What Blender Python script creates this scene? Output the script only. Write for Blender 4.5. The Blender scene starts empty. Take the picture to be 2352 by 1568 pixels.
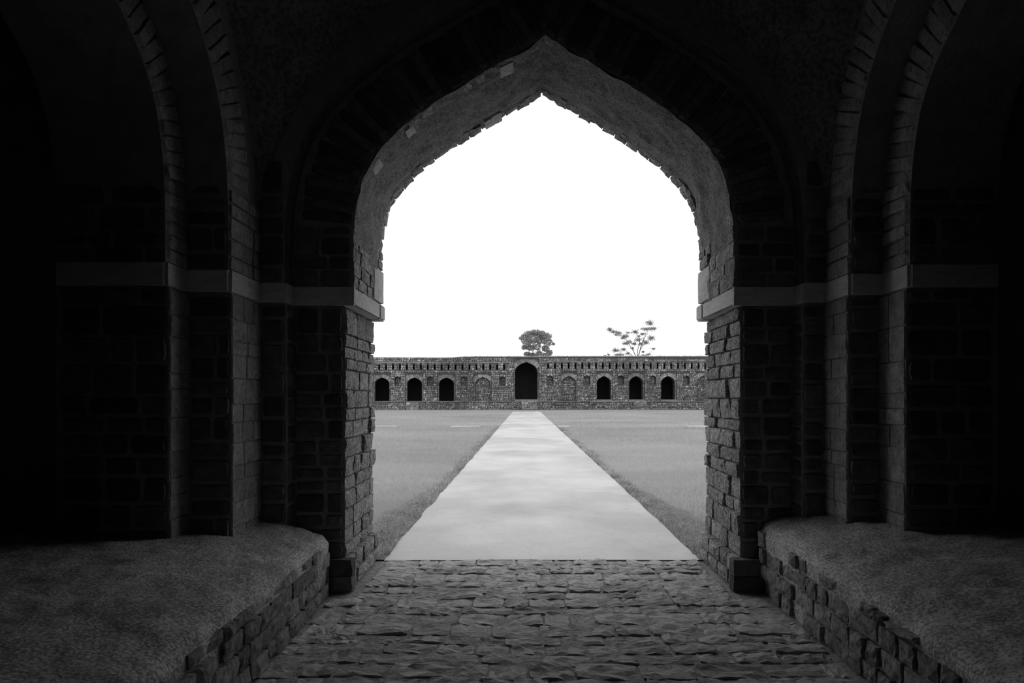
import bpy, bmesh, math, random
import numpy as np
from mathutils import Vector, Matrix, noise
from mathutils.geometry import delaunay_2d_cdt

random.seed(7)
rng = np.random.default_rng(7)
S = bpy.context.scene
COL = S.collection

# ------------------------------------------------------------------ camera
F, CU, CV, EYE = 1568.0, 1206.0, 913.0, 1.6      # focal length / vanishing point in a 2352x1568 frame
cam = bpy.data.cameras.new('camera')
cam.lens = 24.0; cam.sensor_width = 36.0; cam.sensor_fit = 'HORIZONTAL'
cam.shift_x = -(CU - 1176) / 2352; cam.shift_y = (CV - 784) / 2352
cam.clip_start = 0.05; cam.clip_end = 600
cam_ob = bpy.data.objects.new('camera', cam); COL.objects.link(cam_ob)
cam_ob.location = (0, 0, EYE); cam_ob.rotation_euler = (math.pi / 2, 0, 0)
S.camera = cam_ob

# ------------------------------------------------------------------ sky: a bright even overcast
W = bpy.data.worlds.new('overcast'); S.world = W; W.use_nodes = True
nt = W.node_tree; nt.nodes.clear()
wo = nt.nodes.new('ShaderNodeOutputWorld'); bg = nt.nodes.new('ShaderNodeBackground')
tc = nt.nodes.new('ShaderNodeTexCoord'); mp = nt.nodes.new('ShaderNodeMapping')
mp.inputs['Scale'].default_value = (1.2, 1.2, 4.0)
nz = nt.nodes.new('ShaderNodeTexNoise'); nz.inputs['Scale'].default_value = 2.2; nz.inputs['Detail'].default_value = 4
rp = nt.nodes.new('ShaderNodeValToRGB')
rp.color_ramp.elements[0].position = .35; rp.color_ramp.elements[0].color = (.95, .95, .95, 1)
rp.color_ramp.elements[1].position = .6; rp.color_ramp.elements[1].color = (.985, .985, .985, 1)
L = nt.links.new
L(tc.outputs['Generated'], mp.inputs['Vector']); L(mp.outputs['Vector'], nz.inputs['Vector'])
L(nz.outputs['Fac'], rp.inputs['Fac']); L(rp.outputs['Color'], bg.inputs['Color']); L(bg.outputs['Background'], wo.inputs['Surface'])
bg.inputs['Strength'].default_value = 1.45

S.view_settings.view_transform = 'Standard'; S.view_settings.look = 'None'
S.view_settings.exposure = 0.0; S.view_settings.gamma = 1.0; S.view_settings.use_curve_mapping = False
try:
    S.cycles.use_denoising = True
    S.cycles.sample_clamp_indirect = 3.0
except Exception:
    pass

# ------------------------------------------------------------------ materials
def mat(name, lo, hi, scale=6.0, bump=.4, bscale=25.0, rough=.9, spec=.25, obj=.0, attr=False, stretch=(1, 1, 1),
        spots=None, dist=.02, patch=None, smask=None, chip=None):
    """grey mineral surface: noise colour between lo and hi, bump; obj = per-object brightness spread; attr = per-piece tint attribute."""
    m = bpy.data.materials.new(name); m.use_nodes = True
    n = m.node_tree.nodes; l = m.node_tree.links.new
    b = n['Principled BSDF']; b.inputs['Roughness'].default_value = rough
    b.inputs['Specular IOR Level'].default_value = spec
    g = n.new('ShaderNodeNewGeometry'); vm = n.new('ShaderNodeMapping'); vm.inputs['Scale'].default_value = stretch
    if obj:
        oi = n.new('ShaderNodeObjectInfo'); ad = n.new('ShaderNodeVectorMath'); ad.operation = 'ADD'
        sc = n.new('ShaderNodeVectorMath'); sc.operation = 'SCALE'; sc.inputs['Scale'].default_value = 37.0
        cb = n.new('ShaderNodeCombineXYZ')
        for i in range(3): l(oi.outputs['Random'], cb.inputs[i])
        l(cb.outputs[0], sc.inputs[0]); l(g.outputs['Position'], ad.inputs[0]); l(sc.outputs[0], ad.inputs[1])
        l(ad.outputs[0], vm.inputs['Vector'])
    else:
        l(g.outputs['Position'], vm.inputs['Vector'])
    a = n.new('ShaderNodeTexNoise'); a.inputs['Scale'].default_value = scale; a.inputs['Detail'].default_value = 6
    a.inputs['Roughness'].default_value = .65
    l(vm.outputs[0], a.inputs['Vector'])
    r = n.new('ShaderNodeValToRGB')
    r.color_ramp.elements[0].position = .3; r.color_ramp.elements[0].color = (lo, lo, lo, 1)
    r.color_ramp.elements[1].position = .7; r.color_ramp.elements[1].color = (hi, hi, hi, 1)
    l(a.outputs['Fac'], r.inputs['Fac'])
    col = r.outputs['Color']
    def mul(col, fac_socket):
        x = n.new('ShaderNodeVectorMath'); x.operation = 'SCALE'
        l(col, x.inputs[0]); l(fac_socket, x.inputs['Scale']); return x.outputs[0]
    if obj:
        mr = n.new('ShaderNodeMapRange'); mr.inputs['To Min'].default_value = 1 - obj; mr.inputs['To Max'].default_value = 1 + obj
        l(oi.outputs['Random'], mr.inputs['Value']); col = mul(col, mr.outputs[0])
    if attr:
        at = n.new('ShaderNodeAttribute'); at.attribute_name = 'tint'; col = mul(col, at.outputs['Fac'])
    if spots:                                     # (scale, threshold, factor): pits and dirt flecks of the surface itself
        s = n.new('ShaderNodeTexNoise'); s.inputs['Scale'].default_value = spots[0]; s.inputs['Detail'].default_value = 5
        l(vm.outputs[0], s.inputs['Vector'])
        mr = n.new('ShaderNodeMapRange'); mr.inputs['From Min'].default_value = spots[1] - .07; mr.inputs['From Max'].default_value = spots[1] + .17; mr.interpolation_type = 'SMOOTHSTEP'
        mr.inputs['To Min'].default_value = spots[2]; mr.inputs['To Max'].default_value = 1
        sv = s.outputs['Fac']
        if smask:
            k = n.new('ShaderNodeTexNoise'); k.inputs['Scale'].default_value = smask[0]; k.inputs['Detail'].default_value = 3; l(vm.outputs[0], k.inputs['Vector'])
            ma = n.new('ShaderNodeMath'); ma.operation = 'MULTIPLY_ADD'; ma.inputs[1].default_value = smask[1]; l(k.outputs['Fac'], ma.inputs[0]); l(sv, ma.inputs[2])
            mb_ = n.new('ShaderNodeMath'); mb_.operation = 'SUBTRACT'; mb_.inputs[1].default_value = smask[1] * .5; l(ma.outputs[0], mb_.inputs[0]); sv = mb_.outputs[0]
        l(sv, mr.inputs['Value']); col = mul(col, mr.outputs[0])
    if patch:                                     # (scale vector, threshold, factor): broad stains
        pm = n.new('ShaderNodeMapping'); pm.inputs['Scale'].default_value = patch[0]; l(g.outputs['Position'], pm.inputs['Vector'])
        s = n.new('ShaderNodeTexNoise'); s.inputs['Scale'].default_value = 1; s.inputs['Detail'].default_value = 5
        l(pm.outputs[0], s.inputs['Vector'])
        mr = n.new('ShaderNodeMapRange'); mr.inputs['From Min'].default_value = patch[1]; mr.inputs['From Max'].default_value = patch[1] + .12
        mr.inputs['To Min'].default_value = patch[2]; mr.inputs['To Max'].default_value = 1
        l(s.outputs['Fac'], mr.inputs['Value']); col = mul(col, mr.outputs[0])
    l(col, b.inputs['Base Color'])
    if bump:
        t = n.new('ShaderNodeTexNoise'); t.inputs['Scale'].default_value = bscale; t.inputs['Detail'].default_value = 8
        t.inputs['Roughness'].default_value = .7; l(vm.outputs[0], t.inputs['Vector'])
        bp = n.new('ShaderNodeBump'); bp.inputs['Strength'].default_value = bump; bp.inputs['Distance'].default_value = dist
        l(t.outputs['Fac'], bp.inputs['Height']); nrm = bp.outputs['Normal']
        if chip:                                  # (scale, strength, distance): broken facets of split stone
            v = n.new('ShaderNodeTexVoronoi'); v.feature = 'F1'; v.inputs['Scale'].default_value = chip[0]; v.inputs['Randomness'].default_value = 1
            w = n.new('ShaderNodeTexNoise'); w.inputs['Scale'].default_value = chip[0] * .7; w.inputs['Detail'].default_value = 5
            wv = n.new('ShaderNodeVectorMath'); wv.operation = 'MULTIPLY_ADD'; wv.inputs[1].default_value = (.22, .22, .22)
            l(vm.outputs[0], w.inputs['Vector']); l(w.outputs['Color'], wv.inputs[0]); l(vm.outputs[0], wv.inputs[2]); l(wv.outputs[0], v.inputs['Vector'])
            b2 = n.new('ShaderNodeBump'); b2.inputs['Strength'].default_value = chip[1]; b2.inputs['Distance'].default_value = chip[2]
            l(v.outputs['Distance'], b2.inputs['Height']); l(nrm, b2.inputs['Normal']); nrm = b2.outputs['Normal']
        l(nrm, b.inputs['Normal'])
    return m

M = dict(
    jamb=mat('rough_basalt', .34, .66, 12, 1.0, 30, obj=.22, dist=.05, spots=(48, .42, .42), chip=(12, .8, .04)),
    wall=mat('shaded_face_stone', .07, .17, 9, .9, 20, obj=.4, dist=.04, chip=(8, .5, .03)),  # darker copy of the pier masonry; shade of room-facing faces put into colour
    pier=mat('lit_return_stone', .26, .46, 9, .9, 22, obj=.18, dist=.04, spots=(30, .36, .65), chip=(9, .5, .03)),  # paler copy for the side faces; light from the arch put into colour
    slab=mat('impost_sandstone', .38, .52, 5, .5, 22, stretch=(1, 1, 3), obj=.08, spots=(16, .34, .75)),
    mortar=mat('lime_mortar', .20, .32, 9, .9, 26, dist=.03),
    jmortar=mat('jamb_mortar', .09, .16, 9, .7, 30),
    soffit=mat('soffit_render', .22, .46, 9, 1.0, 34, spots=(46, .42, .5), dist=.05, chip=(16, .6, .03)),
    plaster=mat('vault_plaster', .16, .28, 4, .9, 24, spots=(30, .42, .5), dist=.03),
    cobble=mat('cobble_stone', .43, .68, 9, 1.0, 20, obj=.2, dist=.04, stretch=(1, 1.5, 2.5), rough=.75, spec=.4, spots=(30, .36, .65), chip=(7, .55, .05)),
    sand=mat('floor_grout', .40, .58, 12, 1.0, 40, dist=.04, spots=(40, .42, .6)),
    bench=mat('bench_mortar', .50, .68, 4, .9, 60, spots=(62, .46, .42), dist=.014, smask=(2.6, .40)),
    benchstone=mat('bench_stone', .22, .46, 9, 1.0, 22, obj=.28, dist=.05, spots=(28, .40, .55), chip=(10, .7, .04)),
    path=mat('path_concrete', .40, .54, .9, .12, 60, rough=.5, spec=.35, spots=(26, .36, .88), patch=((.34, .22, 1), .42, .76)),
    soil=mat('verge_soil', .15, .36, 16, 1.0, 40, dist=.04),
    ground=mat('turf_ground', .24, .32, .5, .5, 14, stretch=(.4, 1, 1), patch=((.10, .3, 1), .40, .85)),
    farstone=mat('far_rubble', .19, .26, 2, .4, 6, attr=True, patch=((.22, .22, .3), .42, .68)),
    farmortar=mat('far_mortar', .05, .08, 2, .4, 6),
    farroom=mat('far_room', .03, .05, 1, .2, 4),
    fartop=mat('roof_earth', .16, .25, 2, .5, 6),
    bark=mat('bark', .22, .30, 3, .3, 10),
)

def leafmat(name, lo, hi, trans=.35):
    m = bpy.data.materials.new(name); m.use_nodes = True
    n = m.node_tree.nodes; l = m.node_tree.links.new; out = n['Material Output']; n.remove(n['Principled BSDF'])
    at = n.new('ShaderNodeAttribute'); at.attribute_name = 'tint'
    mr = n.new('ShaderNodeMapRange'); mr.inputs['To Min'].default_value = lo; mr.inputs['To Max'].default_value = hi
    l(at.outputs['Fac'], mr.inputs['Value'])
    d = n.new('ShaderNodeBsdfDiffuse'); t = n.new('ShaderNodeBsdfTranslucent'); mx = n.new('ShaderNodeMixShader'); mx.inputs[0].default_value = trans
    l(mr.outputs[0], d.inputs['Color']); l(mr.outputs[0], t.inputs['Color'])
    l(d.outputs[0], mx.inputs[1]); l(t.outputs[0], mx.inputs[2]); l(mx.outputs[0], out.inputs['Surface'])
    return m
M['grass'] = leafmat('grass_blade', .34, .55, .45)
M['weed'] = leafmat('weed_leaf', .14, .6, .4)
M['leaf'] = leafmat('tree_leaf', .32, .5, .5)

# ------------------------------------------------------------------ helpers
def setp(o, label=None, cat=None, group=None, kind=None):
    for k, v in (('label', label), ('category', cat), ('group', group), ('kind', kind)):
        if v: o[k] = v
    return o

def link(name, me, parent=None):
    o = bpy.data.objects.new(name, me); COL.objects.link(o)
    if parent is not None: o.parent = parent
    return o

def mesh(name, verts, faces, m, smooth=False, tint=None):
    me = bpy.data.meshes.new(name); me.from_pydata([tuple(v) for v in verts], [], faces)
    if m: me.materials.append(m)
    if smooth: me.polygons.foreach_set('use_smooth', [True] * len(me.polygons))
    if tint is not None:
        a = me.attributes.new('tint', 'FLOAT', 'POINT'); a.data.foreach_set('value', np.asarray(tint, 'f'))
    me.update(); return me

def tris_mesh(name, V, m, tint):
    """V: (n,3,3) triangles -> one mesh."""
    n = len(V); me = bpy.data.meshes.new(name)
    me.vertices.add(n * 3); me.vertices.foreach_set('co', V.reshape(-1).astype('f'))
    me.loops.add(n * 3); me.loops.foreach_set('vertex_index', np.arange(n * 3, dtype='i'))
    me.polygons.add(n); me.polygons.foreach_set('loop_start', np.arange(0, n * 3, 3, dtype='i'))
    me.materials.append(m)
    a = me.attributes.new('tint', 'FLOAT', 'POINT'); a.data.foreach_set('value', np.repeat(np.asarray(tint, 'f'), 3))
    me.update(); me.validate(); return me

class MB:
    def __init__(s): s.v = []; s.f = []; s.t = []
    def add(s, vs, fs, tint=1.0):
        k = len(s.v); s.v += [tuple(v) for v in vs]; s.f += [tuple(i + k for i in f) for f in fs]; s.t += [tint] * len(vs)
    def quad(s, a, b, c, d): s.add([a, b, c, d], [(0, 1, 2, 3)])
    def box(s, x0, x1, y0, y1, z0, z1, tint=1.0):
        s.add([(x0, y0, z0), (x1, y0, z0), (x1, y1, z0), (x0, y1, z0), (x0, y0, z1), (x1, y0, z1), (x1, y1, z1), (x0, y1, z1)],
              [(3, 2, 1, 0), (4, 5, 6, 7), (0, 1, 5, 4), (1, 2, 6, 5), (2, 3, 7, 6), (3, 0, 4, 7)], tint)
    def strip(s, rows):
        n = len(rows[0]); k = len(s.v)
        for r in rows: s.v += [tuple(p) for p in r]; s.t += [1.0] * n
        for i in range(len(rows) - 1):
            for j in range(n - 1):
                a = k + i * n + j; s.f.append((a, a + 1, a + n + 1, a + n))
    def plate(s, outer, holes, to3):
        """flat plate with holes; outer and holes are 2D loops; to3 maps (a,b) to a point."""
        pts, edges = [], []
        for lp in [outer] + holes:
            k = len(pts); pts += [Vector(p) for p in lp]; m = len(lp)
            edges += [(k + i, k + (i + 1) % m) for i in range(m)]
        vs, _, fs, *_ = delaunay_2d_cdt(pts, edges, [], 0, 1e-6)
        keep = []
        for f in fs:
            c = sum((vs[i] for i in f), Vector((0, 0))) / len(f)
            if inside(c, outer) and not any(inside(c, h) for h in holes): keep.append(tuple(f))
        s.add([to3(v.x, v.y) for v in vs], keep)
    def build(s, name, m, parent=None, smooth=False, tint=False):
        return link(name, mesh(name, s.v, s.f, m, smooth, s.t if tint else None), parent)

def inside(p, poly):
    x, y = p[0], p[1]; r = False; j = len(poly) - 1
    for i in range(len(poly)):
        xi, yi = poly[i]; xj, yj = poly[j]
        if (yi > y) != (yj > y) and x < (xj - xi) * (y - yi) / (yj - yi) + xi: r = not r
        j = i
    return r

def smooth_line(pts, k=4):
    out = []
    P = [pts[0]] + list(pts) + [pts[-1]]
    for i in range(1, len(P) - 2):
        p0, p1, p2, p3 = (Vector(q) for q in P[i - 1:i + 3])
        for j in range(k):
            t = j / k
            q = .5 * (2 * p1 + (p2 - p0) * t + (2 * p0 - 5 * p1 + 4 * p2 - p3) * t * t + (3 * p1 - p0 - 3 * p2 + p3) * t ** 3)
            out.append((q.x, q.y))
    out.append(tuple(pts[-1])); return out

def offset_line(pts, d):
    """offset an open line (left springing -> apex -> right springing) outwards by d, pointed at the apex."""
    n = len(pts); k = max(range(n), key=lambda i: pts[i][1]); out = []
    for i, p in enumerate(pts):
        a = Vector(pts[max(i - 1, 0)]); b = Vector(pts[min(i + 1, n - 1)]); t = (b - a).normalized()
        nn = Vector((-t.y, t.x))
        if i == k: nn = Vector((0, 1.18))
        q = Vector(p) + nn * d; out.append((q.x, q.y))
    ax = pts[k][0]
    return [(min(x, ax), z) if i < k else ((max(x, ax), z) if i > k else (ax, z)) for i, (x, z) in enumerate(out)]

def resample(pts, step):
    """points and unit tangents along a line at about the given step."""
    seg = [(Vector(pts[i]), Vector(pts[i + 1])) for i in range(len(pts) - 1)]
    tot = sum((b - a).length for a, b in seg); n = max(1, round(tot / step)); res = []
    for i in range(n):
        d = (i + .5) / n * tot
        for a, b in seg:
            q = (b - a).length
            if d <= q or (a, b) == seg[-1]:
                res.append((a + (b - a) * (d / q), (b - a).normalized())); break
            d -= q
    return res, tot / n

# ---- stones: irregular rough-faced blocks, a set of alike pieces per material
VAR = {}
def stone_mesh(matkey, style):
    key = (matkey, style)
    if key not in VAR:
        VAR[key] = []
        nx, nz_, corner, rougha, cham = {'rough': (5, 4, .03, .23, .018), 'flat': (4, 4, .02, .10, .02), 'cobble': (6, 5, .05, .50, .022),
                                         'slab': (4, 3, .0, .03, .012), 'rubble': (5, 4, .10, .22, .06), 'long': (3, 6, .06, .22, .08)}[style]
        for k in range(14):
            R = random.Random(hash((len(matkey), style, k)) & 0xffff if False else 1000 * len(matkey) + 50 * len(style) + k)
            V = []; idx = {}
            jit = .06 if style != 'slab' else .004
            tiltx, tiltz = R.uniform(-1, 1) * rougha * .6, R.uniform(-1, 1) * rougha * .6
            for j in range(nz_):
                for i in range(nx):
                    x = i / (nx - 1) - .5; z = j / (nz_ - 1) - .5
                    bx, bz = i in (0, nx - 1), j in (0, nz_ - 1)
                    y = -1 + R.uniform(0, rougha) + x * tiltx + z * tiltz
                    if not bx: x += R.uniform(-jit, jit)
                    if not bz: z += R.uniform(-jit, jit)
                    if bx: x *= 1 - cham * 2 * R.uniform(.5, 1.3)
                    if bz: z *= 1 - cham * 2 * R.uniform(.5, 1.3)
                    if bx and bz: x *= 1 - corner; z *= 1 - corner
                    if bx or bz: y = y * .9 + .03
                    idx[i, j] = len(V); V.append((x, y, z))
            Fc = [(idx[i, j], idx[i + 1, j], idx[i + 1, j + 1], idx[i, j + 1]) for j in range(nz_ - 1) for i in range(nx - 1)]
            ring = [(i, 0) for i in range(nx)] + [(nx - 1, j) for j in range(1, nz_)] + [(i, nz_ - 1) for i in range(nx - 2, -1, -1)] + [(0, j) for j in range(nz_ - 2, 0, -1)]
            k0 = len(V)
            for (i, j) in ring:
                x = i / (nx - 1) - .5; z = j / (nz_ - 1) - .5
                if i in (0, nx - 1) and j in (0, nz_ - 1): x *= 1 - corner * .6; z *= 1 - corner * .6
                V.append((x, 0, z))
            m = len(ring)
            for q in range(m):
                a, b = ring[q], ring[(q + 1) % m]
                Fc.append((idx[b], idx[a], k0 + q, k0 + (q + 1) % m))
            VAR[key].append(mesh('stone', V, Fc, M[matkey]))
    return random.choice(VAR[key])

def put(parent, name, matkey, style, c, normal, up, w, h, d, roll=0.0):
    """one stone: centre c on the backing surface, facing along normal."""
    o = link(name, stone_mesh(matkey, style), parent)
    Y = -Vector(normal).normalized(); Z = Vector(up).normalized(); X = Y.cross(Z).normalized(); Z = X.cross(Y)
    if roll: 
        Rm = Matrix.Rotation(roll, 3, Y); X = Rm @ X; Z = Rm @ Z
    mtx = Matrix((X * w, Y * d, Z * h)).transposed().to_4x4(); mtx.translation = Vector(c)
    o.matrix_local = mtx
    return o

def courses(a0, a1, b0, b1, hr, wr, block=None, R=random):
    """rubble courses in a rectangle of a wall: yields (a, b, w, h); block(b)-> blocked (lo, hi) intervals."""
    b = b0
    while b < b1 - .02:
        h = R.uniform(*hr)
        if b + h > b1 - hr[0] * .6: h = b1 - b
        free = [(a0, a1)]
        if block:
            for bb in (b + .01, b + h * .5, b + h - .01):
                for lo, hi in block(bb):
                    nf = []
                    for p, q in free:
                        if hi <= p or lo >= q: nf.append((p, q)); continue
                        if lo > p: nf.append((p, lo))
                        if hi < q: nf.append((hi, q))
                    free = nf
        for p, q in free:
            a = p
            while a < q - .015:
                w = R.uniform(*wr)
                if a + w > q - wr[0] * .7: w = q - a
                yield a + w / 2, b + h / 2, w, h
                a += w
        b += h

def fill(parent, matkey, style, a0, a1, b0, b1, hr, wr, to3, normal, up, d, gap, block=None, name='stone', skip=0.0):
    n = 0
    for a, b, w, h in courses(a0, a1, b0, b1, hr, wr, block):
        if random.random() < skip or w < .04: continue
        put(parent, name, matkey, style, to3(a, b), normal, up, max(w - gap * random.uniform(.6, 1.4), .02), max(h - gap * random.uniform(.6, 1.3), .02),
            d * random.uniform(.7, 1.35), random.uniform(-.02, .02)); n += 1
    return n

# ------------------------------------------------------------------ measured arch: profile of the gateway, left springing -> apex -> right
YN, YF = 5.70, 6.80                       # inner and outer face of the gate wall
def px(u, v, y): return ((u - CU) * y / F, EYE - (v - CV) * y / F)
prof_px = [(815, 662), (815, 590), (817, 520), (830, 440), (850, 385), (885, 335), (940, 285), (1000, 241), (1060, 203), (1130, 161), (1190, 128), (1252, 88),
           (1318, 128), (1400, 174), (1480, 223), (1540, 266), (1604, 318), (1648, 380), (1671, 455), (1680, 520), (1683, 590), (1683, 662)]
P3 = [px(u, v, YN) for u, v in prof_px]
ia = 11
ARCH = smooth_line(P3[:ia + 1]) [:-1] + smooth_line(P3[ia:])
XL, XR = -1.505, 1.796                    # jambs below the impost
ZB, ZT = 2.36, 2.515                      # underside and top of the impost course
XC = .157
def arch_block(line, grow=0.0):
    ln = offset_line(line, grow) if grow else line
    k = max(range(len(ln)), key=lambda i: ln[i][1])
    lft, rgt = ln[:k + 1], ln[k:]
    def f(z):
        if z >= ln[k][1]: return []
        x0 = np.interp(z, [p[1] for p in lft], [p[0] for p in lft])
        x1 = np.interp(z, [p[1] for p in rgt][::-1], [p[0] for p in rgt][::-1])
        return [(float(x0), float(x1))]
    return f
OUT = offset_line(ARCH, .50)              # outer order of the gate arch
OXL, OXR = OUT[0][0], OUT[-1][0]

LX1, LX2, LX3 = -2.128, -2.434, -3.17     # stepped planes of the left side arch
RX1, RX2, RX3 = 2.412, 2.65, 3.25
YL, YR = (4.90, 4.62), (5.05, 4.70)       # springing depth of outer and inner order, left and right
YB = 5.50                                  # corner pilasters
YCEN = 3.02
BACK = -1.6

# ------------------------------------------------------------------ wall_front
mb = MB()
mb.plate([(OXL - .02, ZB), (ARCH[0][0], ZB)] + ARCH + [(ARCH[-1][0], ZB), (OXR + .02, ZB), (OXR + .02, 3.2), (2.1, 4.6), (.3, 5.5), (-.2, 5.5), (-1.9, 4.4), (OXL - .02, 3.2)],
         [], lambda a, b: (a, YN - .05, b))
for x0, x1 in ((OXL - .02, XL), (XR, OXR + .02)):
    mb.quad((x0, YN, 0), (x1, YN, 0), (x1, YN, ZB), (x0, YN, ZB)); mb.quad((x0, YN - .05, ZB), (x1, YN - .05, ZB), (x1, YN, ZB), (x0, YN, ZB))
mb.plate([(LX1, ZB), (OXL, ZB)] + OUT + [(OXR, ZB), (RX1, ZB), (RX1, 6.2), (LX1, 6.2)], [], lambda a, b: (a, YB - .05, b))
for x0, x1 in ((LX1, OXL), (OXR, RX1)):
    mb.quad((x0, YB, 0), (x1, YB, 0), (x1, YB, ZB), (x0, YB, ZB)); mb.quad((x0, YB - .05, ZB), (x1, YB - .05, ZB), (x1, YB, ZB), (x0, YB, ZB))
for x in (OXL, OXR): mb.quad((x, YB, 0), (x, YN, 0), (x, YN, ZB), (x, YB, ZB))
ARC2 = offset_line(ARCH, .04)
mb.plate([(-7, 0), (XL - .05, 0), (XL - .05, ZB)] + ARC2 + [(XR + .05, ZB), (XR + .05, 0), (7, 0), (7, 6.3), (-7, 6.3)], [], lambda a, b: (a, YF - .02, b))
wf = setp(mb.build('wall_front', M['mortar']), 'dark stone wall around the open archway, seen from inside', kind='structure')
mb = MB(); mb.strip([[(x, YB - .05 + (YN - YB) * q / 4, z + .02 * noise.noise((x * 5, q, z * 5))) for x, z in OUT] for q in range(5)]); mb.build('arch_reveal', M['wall'], wf)
UP = (0, 0, 1); CAMW = (0, -1, 0)
# pier faces beside the opening, pilasters in the corners, spandrels above
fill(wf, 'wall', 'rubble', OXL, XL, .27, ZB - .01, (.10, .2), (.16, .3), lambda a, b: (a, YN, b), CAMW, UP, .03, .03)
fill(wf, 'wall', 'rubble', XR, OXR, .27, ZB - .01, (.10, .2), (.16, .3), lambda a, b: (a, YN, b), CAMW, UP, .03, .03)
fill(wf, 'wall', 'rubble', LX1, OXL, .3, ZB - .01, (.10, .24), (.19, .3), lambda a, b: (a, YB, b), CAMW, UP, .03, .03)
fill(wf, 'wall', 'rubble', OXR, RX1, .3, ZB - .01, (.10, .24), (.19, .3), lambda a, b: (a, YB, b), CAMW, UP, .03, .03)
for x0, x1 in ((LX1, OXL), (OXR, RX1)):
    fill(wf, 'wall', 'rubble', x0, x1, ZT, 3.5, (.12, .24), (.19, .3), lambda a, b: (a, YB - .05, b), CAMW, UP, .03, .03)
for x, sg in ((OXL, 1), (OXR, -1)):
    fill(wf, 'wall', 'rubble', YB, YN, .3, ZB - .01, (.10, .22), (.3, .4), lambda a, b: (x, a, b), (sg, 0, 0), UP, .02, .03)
blk = arch_block(ARCH, .02)
for x0, x1 in ((OXL, -1.3), (1.6, OXR)):
    fill(wf, 'wall', 'rubble', x0, x1, ZT, 3.02, (.10, .17), (.18, .32), lambda a, b: (a, YN - .05, b), CAMW, UP, .03, .025, block=blk)
ring = [p for p in ARCH if p[1] > 3.0]
pts, st = resample(offset_line(ring, .23), .088)
for p, t in pts:
    put(wf, 'voussoir', 'wall', 'long', (p.x, YN - .05, p.y), CAMW, (-t.y, 0, t.x), st * .94, random.uniform(.40, .47), .035 * random.uniform(.7, 1.4), random.uniform(-.03, .03))
# impost slabs on the faces that look into the room
for x0, x1, y in ((OXL, ARCH[0][0] + .014, YN - .05), (ARCH[-1][0] - .014, OXR, YN - .05), (LX1, OXL, YB - .05), (OXR, RX1, YB - .05)):
    put(wf, 'impost_slab', 'slab', 'slab', ((x0 + x1) / 2, y + .01, (ZB + ZT) / 2), CAMW, UP, x1 - x0, ZT - ZB, .03)
for x, sg in ((OXL, 1), (OXR, -1)):
    put(wf, 'impost_slab', 'slab', 'slab', (x, (YB + YN) / 2 - .05, (ZB + ZT) / 2), (sg, 0, 0), UP, .2, ZT - ZB, .02)

# ------------------------------------------------------------------ the archway itself (jambs, plinths, imposts, soffit)
mb = MB()
rows = []
KA = max(range(len(ARCH)), key=lambda i: ARCH[i][1])
fine = resample(ARCH[:KA + 1], .07)[0] + [(Vector(ARCH[KA]), Vector((1, 0)))] + resample(ARCH[KA:], .07)[0]
NY = 13
for p, t in fine:
    nrm = Vector((t.y, -t.x))
    r = []
    for j in range(NY):
        y = YN - .05 + (YF - YN + .02) * j / (NY - 1)
        e = .030 * noise.noise((p.x * 3.1, y * 3.1, p.y * 3.1)) + .018 * noise.noise((p.x * 9, y * 9, p.y * 9))
        if j >= NY - 3: e = min(e, 0) - .012 - .012 * (j == NY - 1)
        r.append((p.x + nrm.x * e, y, p.y + nrm.y * e))
    rows.append(r)
first = [(ARCH[0][0], q[1], ZB) for q in rows[0]]; last = [(ARCH[-1][0], q[1], ZB) for q in rows[-1]]
mb.strip([first] + rows + [last])
for x in (XL - .026, XR + .026): mb.quad((x, YN, 0), (x, YF - .02, 0), (x, YF - .02, ZB), (x, YN, ZB))
mb.quad((ARCH[0][0], YN - .05, ZB + .01), (ARCH[0][0], YF - .03, ZB + .01), (XL - .03, YF - .03, ZB + .01), (XL - .03, YN - .05, ZB + .01))
mb.quad((ARCH[-1][0], YN - .05, ZB + .01), (ARCH[-1][0], YF - .03, ZB + .01), (XR + .03, YF - .03, ZB + .01), (XR + .03, YN - .05, ZB + .01))
dr = mb.build('door_1', M['soffit'])
setp(dr, 'pointed stone archway opening from the dark chamber onto the courtyard', kind='structure')
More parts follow.
